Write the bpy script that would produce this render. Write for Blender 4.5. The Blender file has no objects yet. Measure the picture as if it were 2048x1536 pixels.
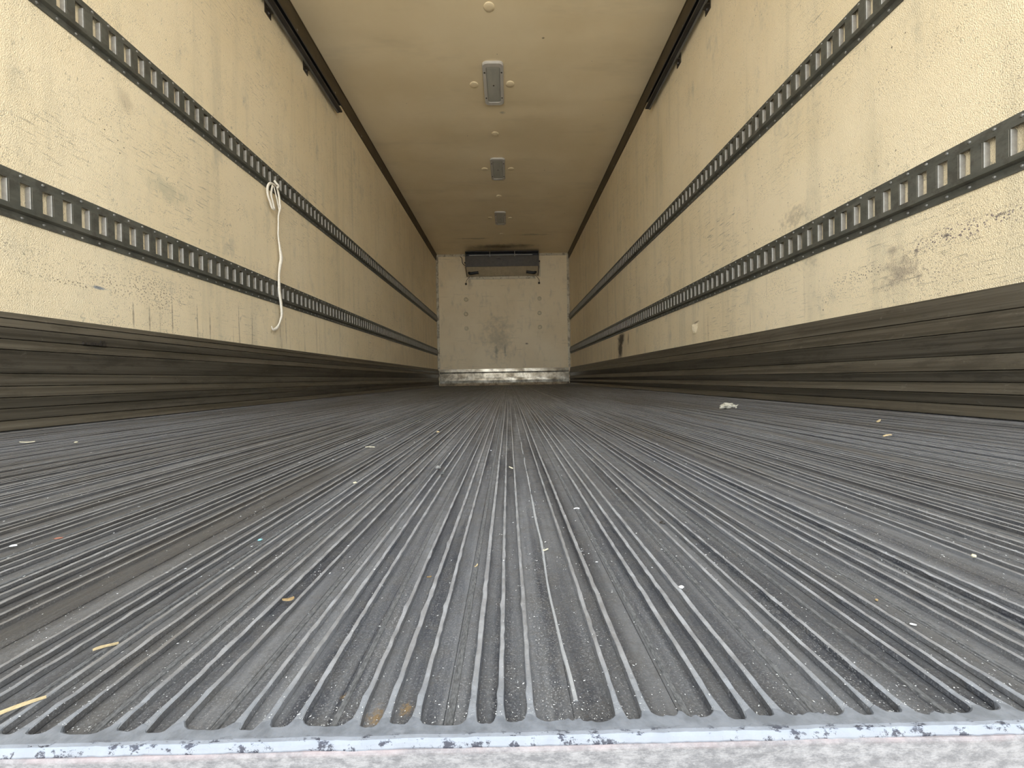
import bpy, math, random
from mathutils import Vector, Matrix, noise as mnoise

# ------------------------------------------------------------------ camera
W, H, D = 2.45, 2.4232, 7.4025          # inside width, height, depth of the box body
YAW, PITCH, ROLL = -0.008589, -0.012891, 0.016799
CAM = Vector((0.0741, 0.0, 0.11347))
cam_d = bpy.data.cameras.new('camera')
cam = bpy.data.objects.new('camera', cam_d)
bpy.context.scene.collection.objects.link(cam)
Rm = Matrix.Rotation(YAW, 3, 'Z') @ Matrix.Rotation(PITCH, 3, 'X') @ Matrix.Rotation(ROLL, 3, 'Y')
rx, fy, uz = Rm.col[0], Rm.col[1], Rm.col[2]
M = Matrix(((rx[0], uz[0], -fy[0], CAM[0]), (rx[1], uz[1], -fy[1], CAM[1]),
            (rx[2], uz[2], -fy[2], CAM[2]), (0, 0, 0, 1)))
cam.matrix_world = M
cam_d.sensor_fit = 'HORIZONTAL'; cam_d.sensor_width = 36.0; cam_d.lens = 800.0 / 2048 * 36
cam_d.clip_start = 0.005; cam_d.clip_end = 200
scn = bpy.context.scene
scn.camera = cam

# ------------------------------------------------------------------ sky, exposure
world = bpy.data.worlds.new('world'); scn.world = world; world.use_nodes = True
bg = world.node_tree.nodes['Background']
bg.inputs['Color'].default_value = (0.90, 0.965, 1.03, 1)
bg.inputs['Strength'].default_value = 1.0
scn.view_settings.view_transform = 'Standard'; scn.view_settings.look = 'None'
scn.view_settings.gamma = 1.0; scn.view_settings.use_curve_mapping = False
scn.view_settings.exposure = 2.2
sun_d = bpy.data.lights.new('sun', 'SUN'); sun_d.energy = 5.0; sun_d.angle = 0.02; sun_d.color = (1.0, 0.93, 0.82)
sun = bpy.data.objects.new('sun', sun_d); bpy.context.scene.collection.objects.link(sun)
sun.rotation_euler = (math.radians(-36), math.radians(8), 0)     # high sun over the roof: it lights the yard, not the inside
scn.cycles.max_bounces = 16; scn.cycles.diffuse_bounces = 10; scn.cycles.glossy_bounces = 6

# ------------------------------------------------------------------ helpers
COL = scn.collection
rnd = random.Random(7)

def mesh(name, v, f, smooth=False):
    m = bpy.data.meshes.new(name); m.from_pydata([tuple(p) for p in v], [], f); m.update()
    if smooth:
        for p in m.polygons: p.use_smooth = True
    return m

def obj(name, me, mat, parent=None, loc=None, rot=None, label=None, cat=None, group=None, kind=None):
    if mat is not None and not me.materials: me.materials.append(mat)
    o = bpy.data.objects.new(name, me); COL.objects.link(o)
    if parent is not None: o.parent = parent
    if loc is not None: o.location = loc
    if rot is not None: o.rotation_euler = rot
    tag(o, label, cat, group, kind)
    return o

def tag(o, label=None, cat=None, group=None, kind=None):
    if label: o['label'] = label
    if cat: o['category'] = cat
    if group: o['group'] = group
    if kind: o['kind'] = kind

def empty(name, loc, label, cat, group=None):
    o = bpy.data.objects.new(name, None); COL.objects.link(o); o.location = loc
    o.empty_display_size = 0.05
    tag(o, label, cat, group); return o

class MB:
    def __init__(s): s.v = []; s.f = []
    def add(s, v, f):
        n = len(s.v); s.v += [tuple(p) for p in v]; s.f += [tuple(i + n for i in q) for q in f]
    def box(s, x0, x1, y0, y1, z0, z1):
        s.add([(x0,y0,z0),(x1,y0,z0),(x1,y1,z0),(x0,y1,z0),(x0,y0,z1),(x1,y0,z1),(x1,y1,z1),(x0,y1,z1)],
              [(0,3,2,1),(4,5,6,7),(0,1,5,4),(1,2,6,5),(2,3,7,6),(3,0,4,7)])
    def prism_y(s, prof, y0, y1):            # closed (x,z) profile pushed along y
        n = len(prof)
        v = [(x, y0, z) for x, z in prof] + [(x, y1, z) for x, z in prof]
        f = [(i, (i+1) % n, n + (i+1) % n, n + i) for i in range(n)]
        f += [tuple(range(n-1, -1, -1)), tuple(range(n, 2*n))]
        s.add(v, f)
    def prism_x(s, prof, x0, x1):            # closed (y,z) profile pushed along x
        n = len(prof)
        v = [(x0, y, z) for y, z in prof] + [(x1, y, z) for y, z in prof]
        f = [(i, (i+1) % n, n + (i+1) % n, n + i) for i in range(n)]
        f += [tuple(range(n-1, -1, -1)), tuple(range(n, 2*n))]
        s.add(v, f)
    def lathe(s, prof, c, axis='z', seg=14):   # prof: (r, h)
        n = len(prof); v = []; f = []
        for k in range(seg):
            a = 2*math.pi*k/seg
            for r, h in prof:
                p = (r*math.cos(a), r*math.sin(a), h)
                if axis == 'x': p = (p[2], p[0], p[1])
                if axis == 'y': p = (p[0], p[2], p[1])
                v.append((p[0]+c[0], p[1]+c[1], p[2]+c[2]))
        for k in range(seg):
            k2 = (k+1) % seg
            for i in range(n-1): f.append((k*n+i, k2*n+i, k2*n+i+1, k*n+i+1))
        f.append(tuple(k*n + n-1 for k in range(seg))); f.append(tuple(k*n for k in reversed(range(seg))))
        s.add(v, f)
    def tube(s, pts, rad, seg=8, flat=1.0):
        pts = [Vector(p) for p in pts]; n = len(pts)
        if not hasattr(rad, '__len__'): rad = [rad]*n
        up = Vector((1, 0, 0)); v = []; f = []
        for i, p in enumerate(pts):
            t = (pts[min(i+1, n-1)] - pts[max(i-1, 0)]).normalized()
            a = up - t*up.dot(t)
            if a.length < 1e-4: a = Vector((0, 1, 0)) - t*t.y
            a.normalize(); up = a; b = t.cross(a)
            for k in range(seg):
                an = 2*math.pi*k/seg
                v.append(p + a*(math.cos(an)*rad[i]*flat) + b*(math.sin(an)*rad[i]))
        for i in range(n-1):
            for k in range(seg):
                k2 = (k+1) % seg
                f.append((i*seg+k, i*seg+k2, (i+1)*seg+k2, (i+1)*seg+k))
        f.append(tuple(reversed(range(seg)))); f.append(tuple((n-1)*seg+k for k in range(seg)))
        s.add(v, f)
    def mesh(s, name, smooth=False): return mesh(name, s.v, s.f, smooth)

def spline(pts, n=8):
    P = [Vector(p) for p in pts]; P = [P[0]] + P + [P[-1]]; out = []
    for i in range(1, len(P)-2):
        for k in range(n):
            t = k/n; a, b, c, d = P[i-1], P[i], P[i+1], P[i+2]
            out.append(0.5*((2*b) + (c-a)*t + (2*a-5*b+4*c-d)*t*t + (3*b-a-3*c+d)*t*t*t))
    out.append(P[-2]); return out

# ------------------------------------------------------------------ materials
class NT:
    def __init__(s, name):
        s.m = bpy.data.materials.new(name); s.m.use_nodes = True
        s.t = s.m.node_tree; s.b = s.t.nodes['Principled BSDF']
        s.pos = s.t.nodes.new('ShaderNodeNewGeometry').outputs['Position']
    def _in(s, sock, val):
        if isinstance(val, bpy.types.NodeSocket): s.t.links.new(val, sock)
        elif val is not None:
            if hasattr(val, '__len__') and sock.type == 'RGBA' and len(val) == 3: val = (*val, 1)
            sock.default_value = val
    def math(s, op, a, b=None, c=None, clamp=False):
        n = s.t.nodes.new('ShaderNodeMath'); n.operation = op; n.use_clamp = clamp
        for i, x in enumerate((a, b, c)):
            if x is not None: s._in(n.inputs[i], x)
        return n.outputs[0]
    def vmath(s, op, a, b=None):
        n = s.t.nodes.new('ShaderNodeVectorMath'); n.operation = op
        s._in(n.inputs[0], a)
        if b is not None: s._in(n.inputs[1], b)
        return n.outputs['Value'] if op in ('LENGTH', 'DOT_PRODUCT') else n.outputs[0]
    def mapping(s, scale, rot=(0, 0, 0), loc=(0, 0, 0)):
        n = s.t.nodes.new('ShaderNodeMapping'); s._in(n.inputs[0], s.pos)
        n.inputs['Location'].default_value = loc; n.inputs['Rotation'].default_value = rot; n.inputs['Scale'].default_value = scale
        return n.outputs[0]
    def noise(s, vec, scale, detail=3, rough=0.5, dist=0.0):
        n = s.t.nodes.new('ShaderNodeTexNoise'); s._in(n.inputs['Vector'], vec)
        n.inputs['Scale'].default_value = scale; n.inputs['Detail'].default_value = detail
        n.inputs['Roughness'].default_value = rough; n.inputs['Distortion'].default_value = dist
        return n.outputs['Fac']
    def voro(s, vec, scale):
        n = s.t.nodes.new('ShaderNodeTexVoronoi'); s._in(n.inputs['Vector'], vec); n.inputs['Scale'].default_value = scale
        return n.outputs['Distance']
    def ramp(s, fac, a, b, lo=0.0, hi=1.0, smooth=True):
        n = s.t.nodes.new('ShaderNodeMapRange'); n.interpolation_type = 'SMOOTHSTEP' if smooth else 'LINEAR'
        s._in(n.inputs[0], fac)
        for i, x in enumerate((a, b, lo, hi)): n.inputs[1+i].default_value = x
        return n.outputs[0]
    def mix(s, fac, a, b, blend='MIX'):
        n = s.t.nodes.new('ShaderNodeMix'); n.data_type = 'RGBA'; n.blend_type = blend
        s._in(n.inputs['Factor'], fac); s._in(n.inputs[6], a); s._in(n.inputs[7], b)
        return n.outputs[2]
    def bump(s, h, strength, dist):
        n = s.t.nodes.new('ShaderNodeBump'); n.inputs['Strength'].default_value = strength
        n.inputs['Distance'].default_value = dist; s._in(n.inputs['Height'], h)
        s._in(s.b.inputs['Normal'], n.outputs[0])
    def sep(s):
        n = s.t.nodes.new('ShaderNodeSeparateXYZ'); s._in(n.inputs[0], s.pos); return n.outputs
    def out(s, col, rough=0.5, metal=0.0, spec=None):
        s._in(s.b.inputs['Base Color'], col); s._in(s.b.inputs['Roughness'], rough); s._in(s.b.inputs['Metallic'], metal)
        if spec is not None: s.b.inputs['Specular IOR Level'].default_value = spec
        return s.m
    def stain(s, c, r, soft, wob, wscale):    # mask 0..1 of an irregular blot centred on c with radii r
        v = s.vmath('MULTIPLY', s.vmath('SUBTRACT', s.pos, c), tuple(1/q for q in r))
        d = s.vmath('LENGTH', v)
        q = min((9, 16, 28, 50, 90, 700), key=lambda k: abs(math.log(k/wscale)))     # blots share a few noise fields
        if not hasattr(s, 'nzc'): s.nzc = {}
        if q not in s.nzc: s.nzc[q] = s.noise(s.pos, q, 4, 0.65)
        nz = s.nzc[q]
        d = s.math('ADD', d, s.math('MULTIPLY', s.math('SUBTRACT', nz, 0.5), wob))
        return s.ramp(d, 1.0 - soft, 1.0, 1.0, 0.0)

CREAM_A, CREAM_B = (0.855, 0.73, 0.505), (0.79, 0.66, 0.435)

def wall_mat(name, kind, seed, stains=()):
    t = NT(name); o = (seed*3.1, seed*1.7, seed*2.3)
    base = t.mix(t.ramp(t.noise(t.mapping((1, 1, 1), loc=o), 1.6, 4, 0.6), 0.3, 0.7), CREAM_B, CREAM_A)
    col = base
    if kind == 'side':
        x, y, z = t.sep()
        # vertical rub streaks
        sm = t.noise(t.mapping((1, 9, 0.7), loc=o), 1.3, 4, 0.6)
        col = t.mix(t.ramp(sm, 0.48, 0.78, 0, 0.34), col, (0.42, 0.38, 0.27))
        # slanting scuffs along the length
        patch = t.ramp(t.noise(t.mapping((1, 1, 1), loc=(o[1], o[2], o[0])), 1.7, 3, 0.55), 0.46, 0.66)
        sc = t.noise(t.mapping((4, 5, 60), rot=(0.12, 0, 0), loc=o), 2.2, 6, 0.75)
        col = t.mix(t.math('MULTIPLY', t.ramp(sc, 0.55, 0.66), t.math('MULTIPLY', patch, 0.75)), col, (0.22, 0.20, 0.15))
        sc2 = t.noise(t.mapping((4, 26, 12), rot=(0.7, 0, 0), loc=o), 2.6, 6, 0.8)
        col = t.mix(t.math('MULTIPLY', t.ramp(sc2, 0.59, 0.68), 0.6), col, (0.22, 0.21, 0.16))
        # dirt caught in the pebbled grain
        vd = t.voro(t.mapping((1, 1, 1), loc=o), 150)
        gate = t.ramp(t.noise(t.mapping((1, 2.2, 5), loc=(o[2], o[0], o[1])), 2.0, 5, 0.7), 0.44, 0.66)
        col = t.mix(t.math('MULTIPLY', t.ramp(vd, 0.34, 0.10), t.math('MULTIPLY', gate, 0.75)), col, (0.17, 0.15, 0.12))
        # scattered specks
        vs = t.voro(t.mapping((1, 1, 1), loc=o), 46)
        gs = t.ramp(t.noise(t.mapping((1, 1.5, 2.0), loc=o), 3.4, 4, 0.65), 0.54, 0.68)
        col = t.mix(t.math('MULTIPLY', t.ramp(vs, 0.17, 0.06), gs), col, (0.16, 0.13, 0.09))
        # drips below the lower rail
        dr = t.noise(t.mapping((1, 30, 0.9), loc=o), 1.5, 4, 0.7)
        low = t.ramp(z, 0.62, 0.40)
        far = t.ramp(y, 1.2, 1.7)
        col = t.mix(t.math('MULTIPLY', t.ramp(dr, 0.60, 0.72), t.math('MULTIPLY', t.math('MULTIPLY', low, far), 0.6)), col, (0.22, 0.15, 0.08))
        # old smoke-grey marks on the far half
        gm = t.noise(t.mapping((1, 3.0, 1.6), loc=(o[1], o[0], o[2])), 2.4, 5, 0.7)
        col = t.mix(t.math('MULTIPLY', t.ramp(gm, 0.55, 0.75), 0.4), col, (0.33, 0.33, 0.27))
    if kind == 'back':
        gm = t.noise(t.mapping((3, 1, 1.2), loc=o), 2.4, 5, 0.7)
        col = t.mix(t.math('MULTIPLY', t.ramp(gm, 0.50, 0.78), 0.45), col, (0.35, 0.33, 0.26))
        hs = t.noise(t.mapping((1.5, 1, 14), loc=o), 2.0, 4, 0.7)
        col = t.mix(t.math('MULTIPLY', t.ramp(hs, 0.58, 0.75), 0.35), col, (0.32, 0.28, 0.19))
    if kind == 'ceiling':
        gm = t.noise(t.mapping((0.8, 3, 1), loc=o), 1.8, 4, 0.65)
        col = t.mix(t.math('MULTIPLY', t.ramp(gm, 0.50, 0.8), 0.25), col, (0.45, 0.38, 0.25))
        vs = t.voro(t.mapping((1, 1, 1), loc=o), 13)
        gs = t.ramp(t.noise(t.pos, 9, 2), 0.62, 0.68)
        col = t.mix(t.math('MULTIPLY', t.ramp(vs, 0.075, 0.04), gs), col, (0.14, 0.11, 0.07))
    pit = t.ramp(t.voro(t.mapping((1, 1, 1), loc=(seed, seed, seed)), 135), 0.42, 0.22)
    for c, r, soft, wob, ws, amt, sc in stains:
        k = t.stain(c, r, soft, wob, ws)
        if amt > 1: amt -= 1; k = t.math('MULTIPLY', k, pit)
        col = t.mix(t.math('MULTIPLY', k, amt), col, sc)
    if kind == 'side':
        t.bump(t.noise(t.pos, 430, 2, 0.5), 1.0, 0.0024)
        return t.out(col, 0.48, 0, 0.4)
    t.bump(t.noise(t.pos, 60 if kind == 'back' else 14, 3, 0.5), 0.15, 0.004)
    return t.out(col, 0.5, 0, 0.35)

BLK, BRN, GRY = (0.10, 0.085, 0.085), (0.10, 0.065, 0.03), (0.36, 0.32, 0.24)
xl, xr = -W/2, W/2
st_left = [((xl, 1.40, 1.085), (0.3, 0.035, 0.055), 0.7, 0.9, 30, 0.40, (0.40, 0.33, 0.22)),
           ((xl, 1.56, 0.86), (0.3, 0.12, 0.06), 0.95, 1.9, 26, 0.40, (0.30, 0.31, 0.22)),
           ((xl, 1.29, 0.425), (0.3, 0.045, 0.007), 0.9, 1.8, 60, 0.8, (0.12, 0.16, 0.22)),
           ((xl, 1.17, 0.422), (0.3, 0.16, 0.012), 0.95, 1.8, 60, 1.75, BRN),
           ((xl, 1.45, 0.45), (0.3, 0.30, 0.09), 0.95, 2.4, 16, 1.8, (0.2, 0.15, 0.1)),
           ((xl, 1.00, 0.49), (0.3, 0.12, 0.05), 0.95, 2.2, 22, 1.7, (0.2, 0.17, 0.13)),
           ((xl, 0.99, 0.82), (0.3, 0.16, 0.05), 0.95, 2.2, 26, 1.6, (0.22, 0.2, 0.16))]
for yy, zc, hh in ((1.404, .36, .07), (1.467, .355, .06), (1.566, .37, .10), (1.691, .37, .11), (1.762, .36, .09), (1.005, .345, .06), (1.022, .35, .05), (1.95, .40, .12), (2.05, .38, .1), (2.3, .40, .12), (2.36, .42, .12)):
    st_left.append(((xl, yy, zc), (0.3, 0.005, hh), 0.95, 1.5, 45, 0.6, BRN))
st_right = [((xr, 1.00, 0.468), (0.3, 0.24, 0.040), 0.9, 1.6, 60, 1.85, (0.13, 0.10, 0.12)),
            ((xr, 1.30, 0.435), (0.3, 0.16, 0.035), 0.95, 2.0, 40, 1.8, (0.16, 0.13, 0.11)),
            ((xr, 1.04, 0.470), (0.3, 0.011, 0.008), 0.9, 1.8, 90, 0.85, BLK),
            ((xr, 0.925, 0.477), (0.3, 0.014, 0.006), 0.9, 1.8, 90, 0.85, BLK),
            ((xr, 1.118, 0.452), (0.3, 0.008, 0.014), 0.9, 1.8, 90, 0.7, BLK),
            ((xr, 1.19, 0.475), (0.3, 0.030, 0.020), 0.95, 2.2, 60, 0.5, (0.25, 0.2, 0.15)),
            ((xr, 1.165, 0.405), (0.3, 0.075, 0.06), 0.95, 3.0, 60, 0.55, (0.25, 0.2, 0.16)),
            ((xr, 1.08, 0.38), (0.3, 0.25, 0.05), 0.95, 2.4, 40, 1.6, (0.25, 0.2, 0.16)),
            ((xr, 1.52, 0.60), (0.3, 0.10, 0.10), 0.95, 2.6, 40, 0.5, (0.3, 0.25, 0.17)),
            ((xr, 1.60, 0.74), (0.3, 0.10, 0.06), 0.95, 2.6, 40, 0.5, (0.3, 0.25, 0.17)),
            ((xr, 1.40, 0.78), (0.3, 0.10, 0.06), 0.95, 2.6, 40, 1.6, (0.3, 0.27, 0.2)),
            ((xr, 4.06, 0.50), (0.3, 0.13, 0.075), 0.7, 1.6, 14, 0.97, (0.05, 0.035, 0.02)),
            ((xr, 4.10, 0.40), (0.3, 0.11, 0.16), 0.7, 1.5, 14, 0.95, (0.05, 0.035, 0.02)),
            ((xr, 3.82, 0.48), (0.3, 0.03, 0.08), 0.8, 1.5, 16, 0.7, BRN),
            ((xr, 2.425, 0.437), (0.3, 0.035, 0.012), 0.7, 1.2, 40, 0.85, (0.20, 0.14, 0.08))]
st_back = [((-0.10, D, 0.90), (0.34, 0.3, 0.50), 0.95, 2.4, 9, 0.42, (0.25, 0.25, 0.19)),
           ((-0.14, D, 0.62), (0.05, 0.3, 0.20), 0.95, 1.7, 14, 0.6, (0.16, 0.16, 0.12)),
           ((0.02, D, 0.62), (0.03, 0.3, 0.16), 0.95, 1.7, 14, 0.55, (0.16, 0.16, 0.12)),
           ((0.42, D, 0.76), (0.04, 0.3, 0.02), 0.8, 1.4, 20, 0.8, BRN),
           ((-0.62, D, 1.95), (0.05, 0.3, 0.25), 0.95, 1.6, 9, 0.4, BRN)]
st_shade_ceil = [((0.0, 7.0, H), (0.75, 0.16, 0.3), 0.95, 1.0, 7, 0.85, (0.09, 0.07, 0.04)),  # soot by the cooling unit, with the shade there put into the colour
           ((-0.45, 6.6, H), (0.35, 0.05, 0.3), 0.95, 1.5, 6, 0.5, (0.2, 0.16, 0.09)),
           ((0.5, 6.45, H), (0.4, 0.05, 0.3), 0.95, 1.5, 6, 0.45, (0.2, 0.16, 0.09)),
           ((0.06, 3.5, H), (0.03, 0.02, 0.3), 0.8, 1.2, 20, 0.6, GRY),
           ((0.35, 2.75, H), (0.015, 0.012, 0.3), 0.7, 1.0, 20, 0.8, BRN)]
M_left = wall_mat('cream_panel_a', 'side', 1, st_left)
M_right = wall_mat('cream_panel_b', 'side', 4, st_right)
M_back = wall_mat('cream_panel_c', 'back', 2, st_back)
M_ceil = wall_mat('cream_ceiling', 'ceiling', 3, st_shade_ceil)

def metal_mat(name, a, b, rough, metal, sy=1.0, scale=6, bumps=0.1, dirt=None, dirt_amt=0.5):
    t = NT(name)
    col = t.mix(t.ramp(t.noise(t.mapping((3, sy, 3)), scale, 5, 0.65), 0.32, 0.68), a, b)
    if dirt:
        col = t.mix(t.math('MULTIPLY', t.ramp(t.noise(t.pos, scale*2.3, 6, 0.75), 0.48, 0.62), dirt_amt), col, dirt)
    t.bump(t.noise(t.mapping((3, sy, 3)), scale*12, 3), bumps, 0.002)
    return t.out(col, rough, metal)

M_rail = metal_mat('painted_rail_steel', (0.073, 0.074, 0.060), (0.115, 0.112, 0.092), 0.5, 0.2, 1.0, 9, 0.15, (0.05, 0.045, 0.036), 0.6)
M_lip = metal_mat('pale_grey_lip', (0.32, 0.30, 0.26), (0.40, 0.375, 0.325), 0.55, 0.2, 1, 20, 0.1)  # slot lips take a paler grey than the rail face
M_rivet = metal_mat('rivet_steel', (0.20, 0.195, 0.18), (0.30, 0.29, 0.26), 0.4, 0.5)
M_trim = metal_mat('brown_corner_trim', (0.055, 0.04, 0.02), (0.085, 0.062, 0.034), 0.5, 0.2, 1, 5)
M_alu_trim = metal_mat('cream_corner_trim', (0.50, 0.44, 0.32), (0.62, 0.55, 0.40), 0.45, 0.2, 1, 6, 0.1, (0.12, 0.09, 0.05), 0.7)
M_black = metal_mat('black_steel', (0.012, 0.012, 0.014), (0.03, 0.03, 0.034), 0.45, 0.3)
M_track_lip = metal_mat('grey_track_edge', (0.12, 0.125, 0.12), (0.18, 0.18, 0.17), 0.45, 0.4)
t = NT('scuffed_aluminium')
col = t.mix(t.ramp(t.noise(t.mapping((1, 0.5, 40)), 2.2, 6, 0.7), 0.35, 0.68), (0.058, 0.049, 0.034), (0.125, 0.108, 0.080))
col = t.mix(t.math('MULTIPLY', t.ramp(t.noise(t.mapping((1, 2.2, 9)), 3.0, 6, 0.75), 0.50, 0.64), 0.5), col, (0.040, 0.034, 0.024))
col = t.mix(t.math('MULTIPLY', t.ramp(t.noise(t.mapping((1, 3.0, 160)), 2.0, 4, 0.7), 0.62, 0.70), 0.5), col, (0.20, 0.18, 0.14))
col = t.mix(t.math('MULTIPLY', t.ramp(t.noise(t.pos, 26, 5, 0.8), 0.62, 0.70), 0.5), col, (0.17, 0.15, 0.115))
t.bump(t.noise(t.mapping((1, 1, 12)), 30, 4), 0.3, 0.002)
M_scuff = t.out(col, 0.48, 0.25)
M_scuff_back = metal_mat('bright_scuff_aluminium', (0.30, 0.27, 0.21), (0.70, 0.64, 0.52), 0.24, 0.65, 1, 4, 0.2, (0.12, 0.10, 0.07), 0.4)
M_lampf = metal_mat('grey_lamp_plastic', (0.50, 0.48, 0.45), (0.56, 0.54, 0.50), 0.5, 0.0)
M_lens = metal_mat('grey_lamp_lens', (0.36, 0.36, 0.33), (0.42, 0.42, 0.38), 0.35, 0.0)
M_dark = metal_mat('dark_screw', (0.03, 0.025, 0.02), (0.05, 0.04, 0.03), 0.6, 0.2)
M_unit = metal_mat('dull_unit_panel', (0.045, 0.036, 0.025), (0.065, 0.053, 0.038), 0.45, 0.2)
M_pan = metal_mat('unit_drain_pan', (0.42, 0.36, 0.25), (0.52, 0.45, 0.32), 0.4, 0.1)
M_rod = metal_mat('grille_rod', (0.55, 0.53, 0.50), (0.65, 0.62, 0.58), 0.35, 0.6)
M_cap = metal_mat('cream_cap', (0.60, 0.52, 0.35), (0.68, 0.60, 0.41), 0.5, 0.0)
M_rope = metal_mat('white_string', (0.80, 0.74, 0.62), (0.90, 0.85, 0.74), 0.8, 0.0, 1, 40, 0.4)

def floor_mat(name, top):
    t = NT(name); x, y, z = t.sep()
    n1 = t.noise(t.mapping((40, 1.6, 1)), 1.6, 5, 0.65)
    n2 = t.noise(t.pos, 60, 5, 0.7)
    if top:
        col = t.mix(t.ramp(n2, 0.35, 0.65), (0.22, 0.22, 0.225), (0.34, 0.345, 0.355))
        col = t.mix(t.ramp(n1, 0.45, 0.75, 0, 0.5), col, (0.17, 0.165, 0.155))
    else:
        col = t.mix(t.ramp(n1, 0.35, 0.68), (0.028, 0.033, 0.045), (0.190, 0.194, 0.200))
        col = t.mix(t.ramp(n2, 0.45, 0.62, 0, 0.5), col, (0.095, 0.090, 0.083))
        n3 = t.noise(t.pos, 1300, 3, 0.7)
        col = t.mix(t.ramp(n3, 0.52, 0.68, 0, 0.6), col, (0.26, 0.262, 0.268))
        # pale dust grains ground into the metal
        v = t.voro(t.pos, 900)
        g = t.ramp(t.noise(t.mapping((60, 4, 1)), 1.0, 4, 0.6), 0.42, 0.62)
        col = t.mix(t.math('MULTIPLY', t.ramp(v, 0.34, 0.16), t.math('MULTIPLY', g, 0.85)), col, (0.30, 0.30, 0.30))
        for c, r in (((0.0261, 0.137, 0), (0.0035, 0.006, 0.02)), ((0.0362, 0.140, 0), (0.003, 0.004, 0.02)), ((0.012, 0.146, 0), (0.002, 0.002, 0.02))):
            col = t.mix(t.math('MULTIPLY', t.stain(c, r, 0.95, 2.6, 700), 0.8), col, (0.24, 0.15, 0.055))
    if not top:
        oi = t.t.nodes.new('ShaderNodeObjectInfo').outputs['Random']
        col = t.mix(t.ramp(oi, 0, 1, 0.0, 0.35, False), col, (0.050, 0.050, 0.051))
    # trodden-in brown dirt in loose patches and lengthwise runs
    br = t.noise(t.mapping((2, 0.6, 1)), 1.5, 4, 0.6)
    br2 = t.noise(t.mapping((14, 0.8, 1)), 1.0, 4, 0.6)
    amt = t.math('ADD', t.ramp(br, 0.38, 0.66, 0.12, 0.50), t.ramp(br2, 0.45, 0.7, 0.0, 0.28), clamp=True)
    col = t.mix(amt, col, (0.120, 0.100, 0.074) if top else (0.036, 0.029, 0.020))
    if top: col = t.mix(t.ramp(y, 0.165, 0.135, 0, 0.8), col, (0.22, 0.235, 0.255))   # rubbed bare by pallets at the doorway
    t.bump(t.noise(t.pos, 500, 4, 0.7), 0.5, 0.0008)
    return t.out(col, t.ramp(n2, 0.3, 0.7, 0.42, 0.62), 0.25 if top else 0.15)
M_joint_grit = metal_mat('gritty_joint', (0.060, 0.060, 0.060), (0.165, 0.165, 0.162), 0.7, 0.0, 1, 420, 0.6)
M_rib = floor_mat('worn_rib_aluminium', True)
M_chan = floor_mat('dirty_channel_aluminium', False)

t = NT('scratched_end_plate')
n = t.noise(t.mapping((150, 420, 150), rot=(0, 0, 0.6)), 1.0, 6, 0.75)
col = t.mix(t.ramp(t.noise(t.pos, 120, 4, 0.6), 0.35, 0.65), (0.15, 0.162, 0.18), (0.22, 0.236, 0.262))
yy = t.sep()[1]
edge = t.ramp(yy, 0.1285, 0.1262, 0.0, 1.0)
col = t.mix(t.math('MULTIPLY', edge, 0.7), col, (0.215, 0.232, 0.262))
col = t.mix(t.math('MULTIPLY', t.ramp(n, 0.54, 0.60), edge), col, (0.03, 0.032, 0.045))
t.bump(t.noise(t.pos, 300, 4), 0.4, 0.0006)
M_plate = t.out(col, 0.42, 0.3)

t = NT('weathered_sill_face')
zz = t.sep()[2]
col = t.mix(t.ramp(t.noise(t.mapping((200, 200, 420)), 1.0, 6, 0.8), 0.36, 0.66), (0.105, 0.102, 0.105), (0.225, 0.218, 0.216))
pk = t.math('MULTIPLY', t.ramp(zz, -0.0045, -0.002), t.ramp(t.noise(t.pos, 90, 4, 0.6), 0.35, 0.65, 0.25, 0.9))
col = t.mix(pk, col, (0.27, 0.215, 0.21))
t.bump(t.noise(t.mapping((160, 160, 500)), 1, 4, 0.7), 0.6, 0.0008)
M_sill = t.out(col, 0.7, 0.0)

t = NT('pale_concrete_yard')
M_ground = t.out(t.mix(t.noise(t.pos, 1.2, 5), (0.30, 0.29, 0.27), (0.42, 0.41, 0.39)), 0.9)

# ------------------------------------------------------------------ the shell
def struct(name, me, mat, label, parent=None):
    return obj(name, me, mat, parent, label=label, kind='structure')

b = MB(); b.box(xl-0.09, xl, 0.131, D+0.09, -0.01, H+0.06)
wall_left = struct('wall_left', b.mesh('wall_left'), M_left, 'stained cream side panel wall behind the hanging string')
b = MB(); b.box(xr, xr+0.09, 0.131, D+0.09, -0.01, H+0.06)
wall_right = struct('wall_right', b.mesh('wall_right'), M_right, 'stained cream side panel wall with dark speckled scuffs')
b = MB(); b.box(xl, xr, D, D+0.09, -0.01, H+0.06)
wall_back = struct('wall_back', b.mesh('wall_back'), M_back, 'cream bulkhead end wall with grey mildew marks')

# ceiling: a slightly rippled liner sheet
def ceil_z(x, y):
    e = min(1, (W/2-abs(x))/0.25)
    a = mnoise.noise(Vector((x*0.9, y*2.6, 3.1)))*0.009 + mnoise.noise(Vector((x*2.0, y*6.0, 9.1)))*0.0035*min(1, y/4)
    for yc in (2.72, 3.47, 4.95, 6.3, 6.65):
        a += 0.005*math.exp(-((y-yc-0.05*math.sin(x*2.2+yc))/0.06)**2)*(0.5+0.5*math.sin(x*3+yc*2))
    return H + a*e*0.8
v = []; f = []; NX, NY = 40, 150; Y0, Y1 = 0.131, D
for j in range(NY+1):
    for i in range(NX+1):
        x = xl + W*i/NX; y = Y0 + (Y1-Y0)*j/NY
        v.append((x, y, ceil_z(x, y)))
for j in range(NY):
    for i in range(NX):
        k = j*(NX+1)+i; f.append((k, k+NX+1, k+NX+2, k+1))
cb = MB(); cb.add(v, f); cb.box(xl, xr, 0.131, D, H+0.02, H+0.08)
ceiling = struct('ceiling', cb.mesh('ceiling', True), M_ceil, 'cream ceiling liner with shallow ripples')

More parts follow.
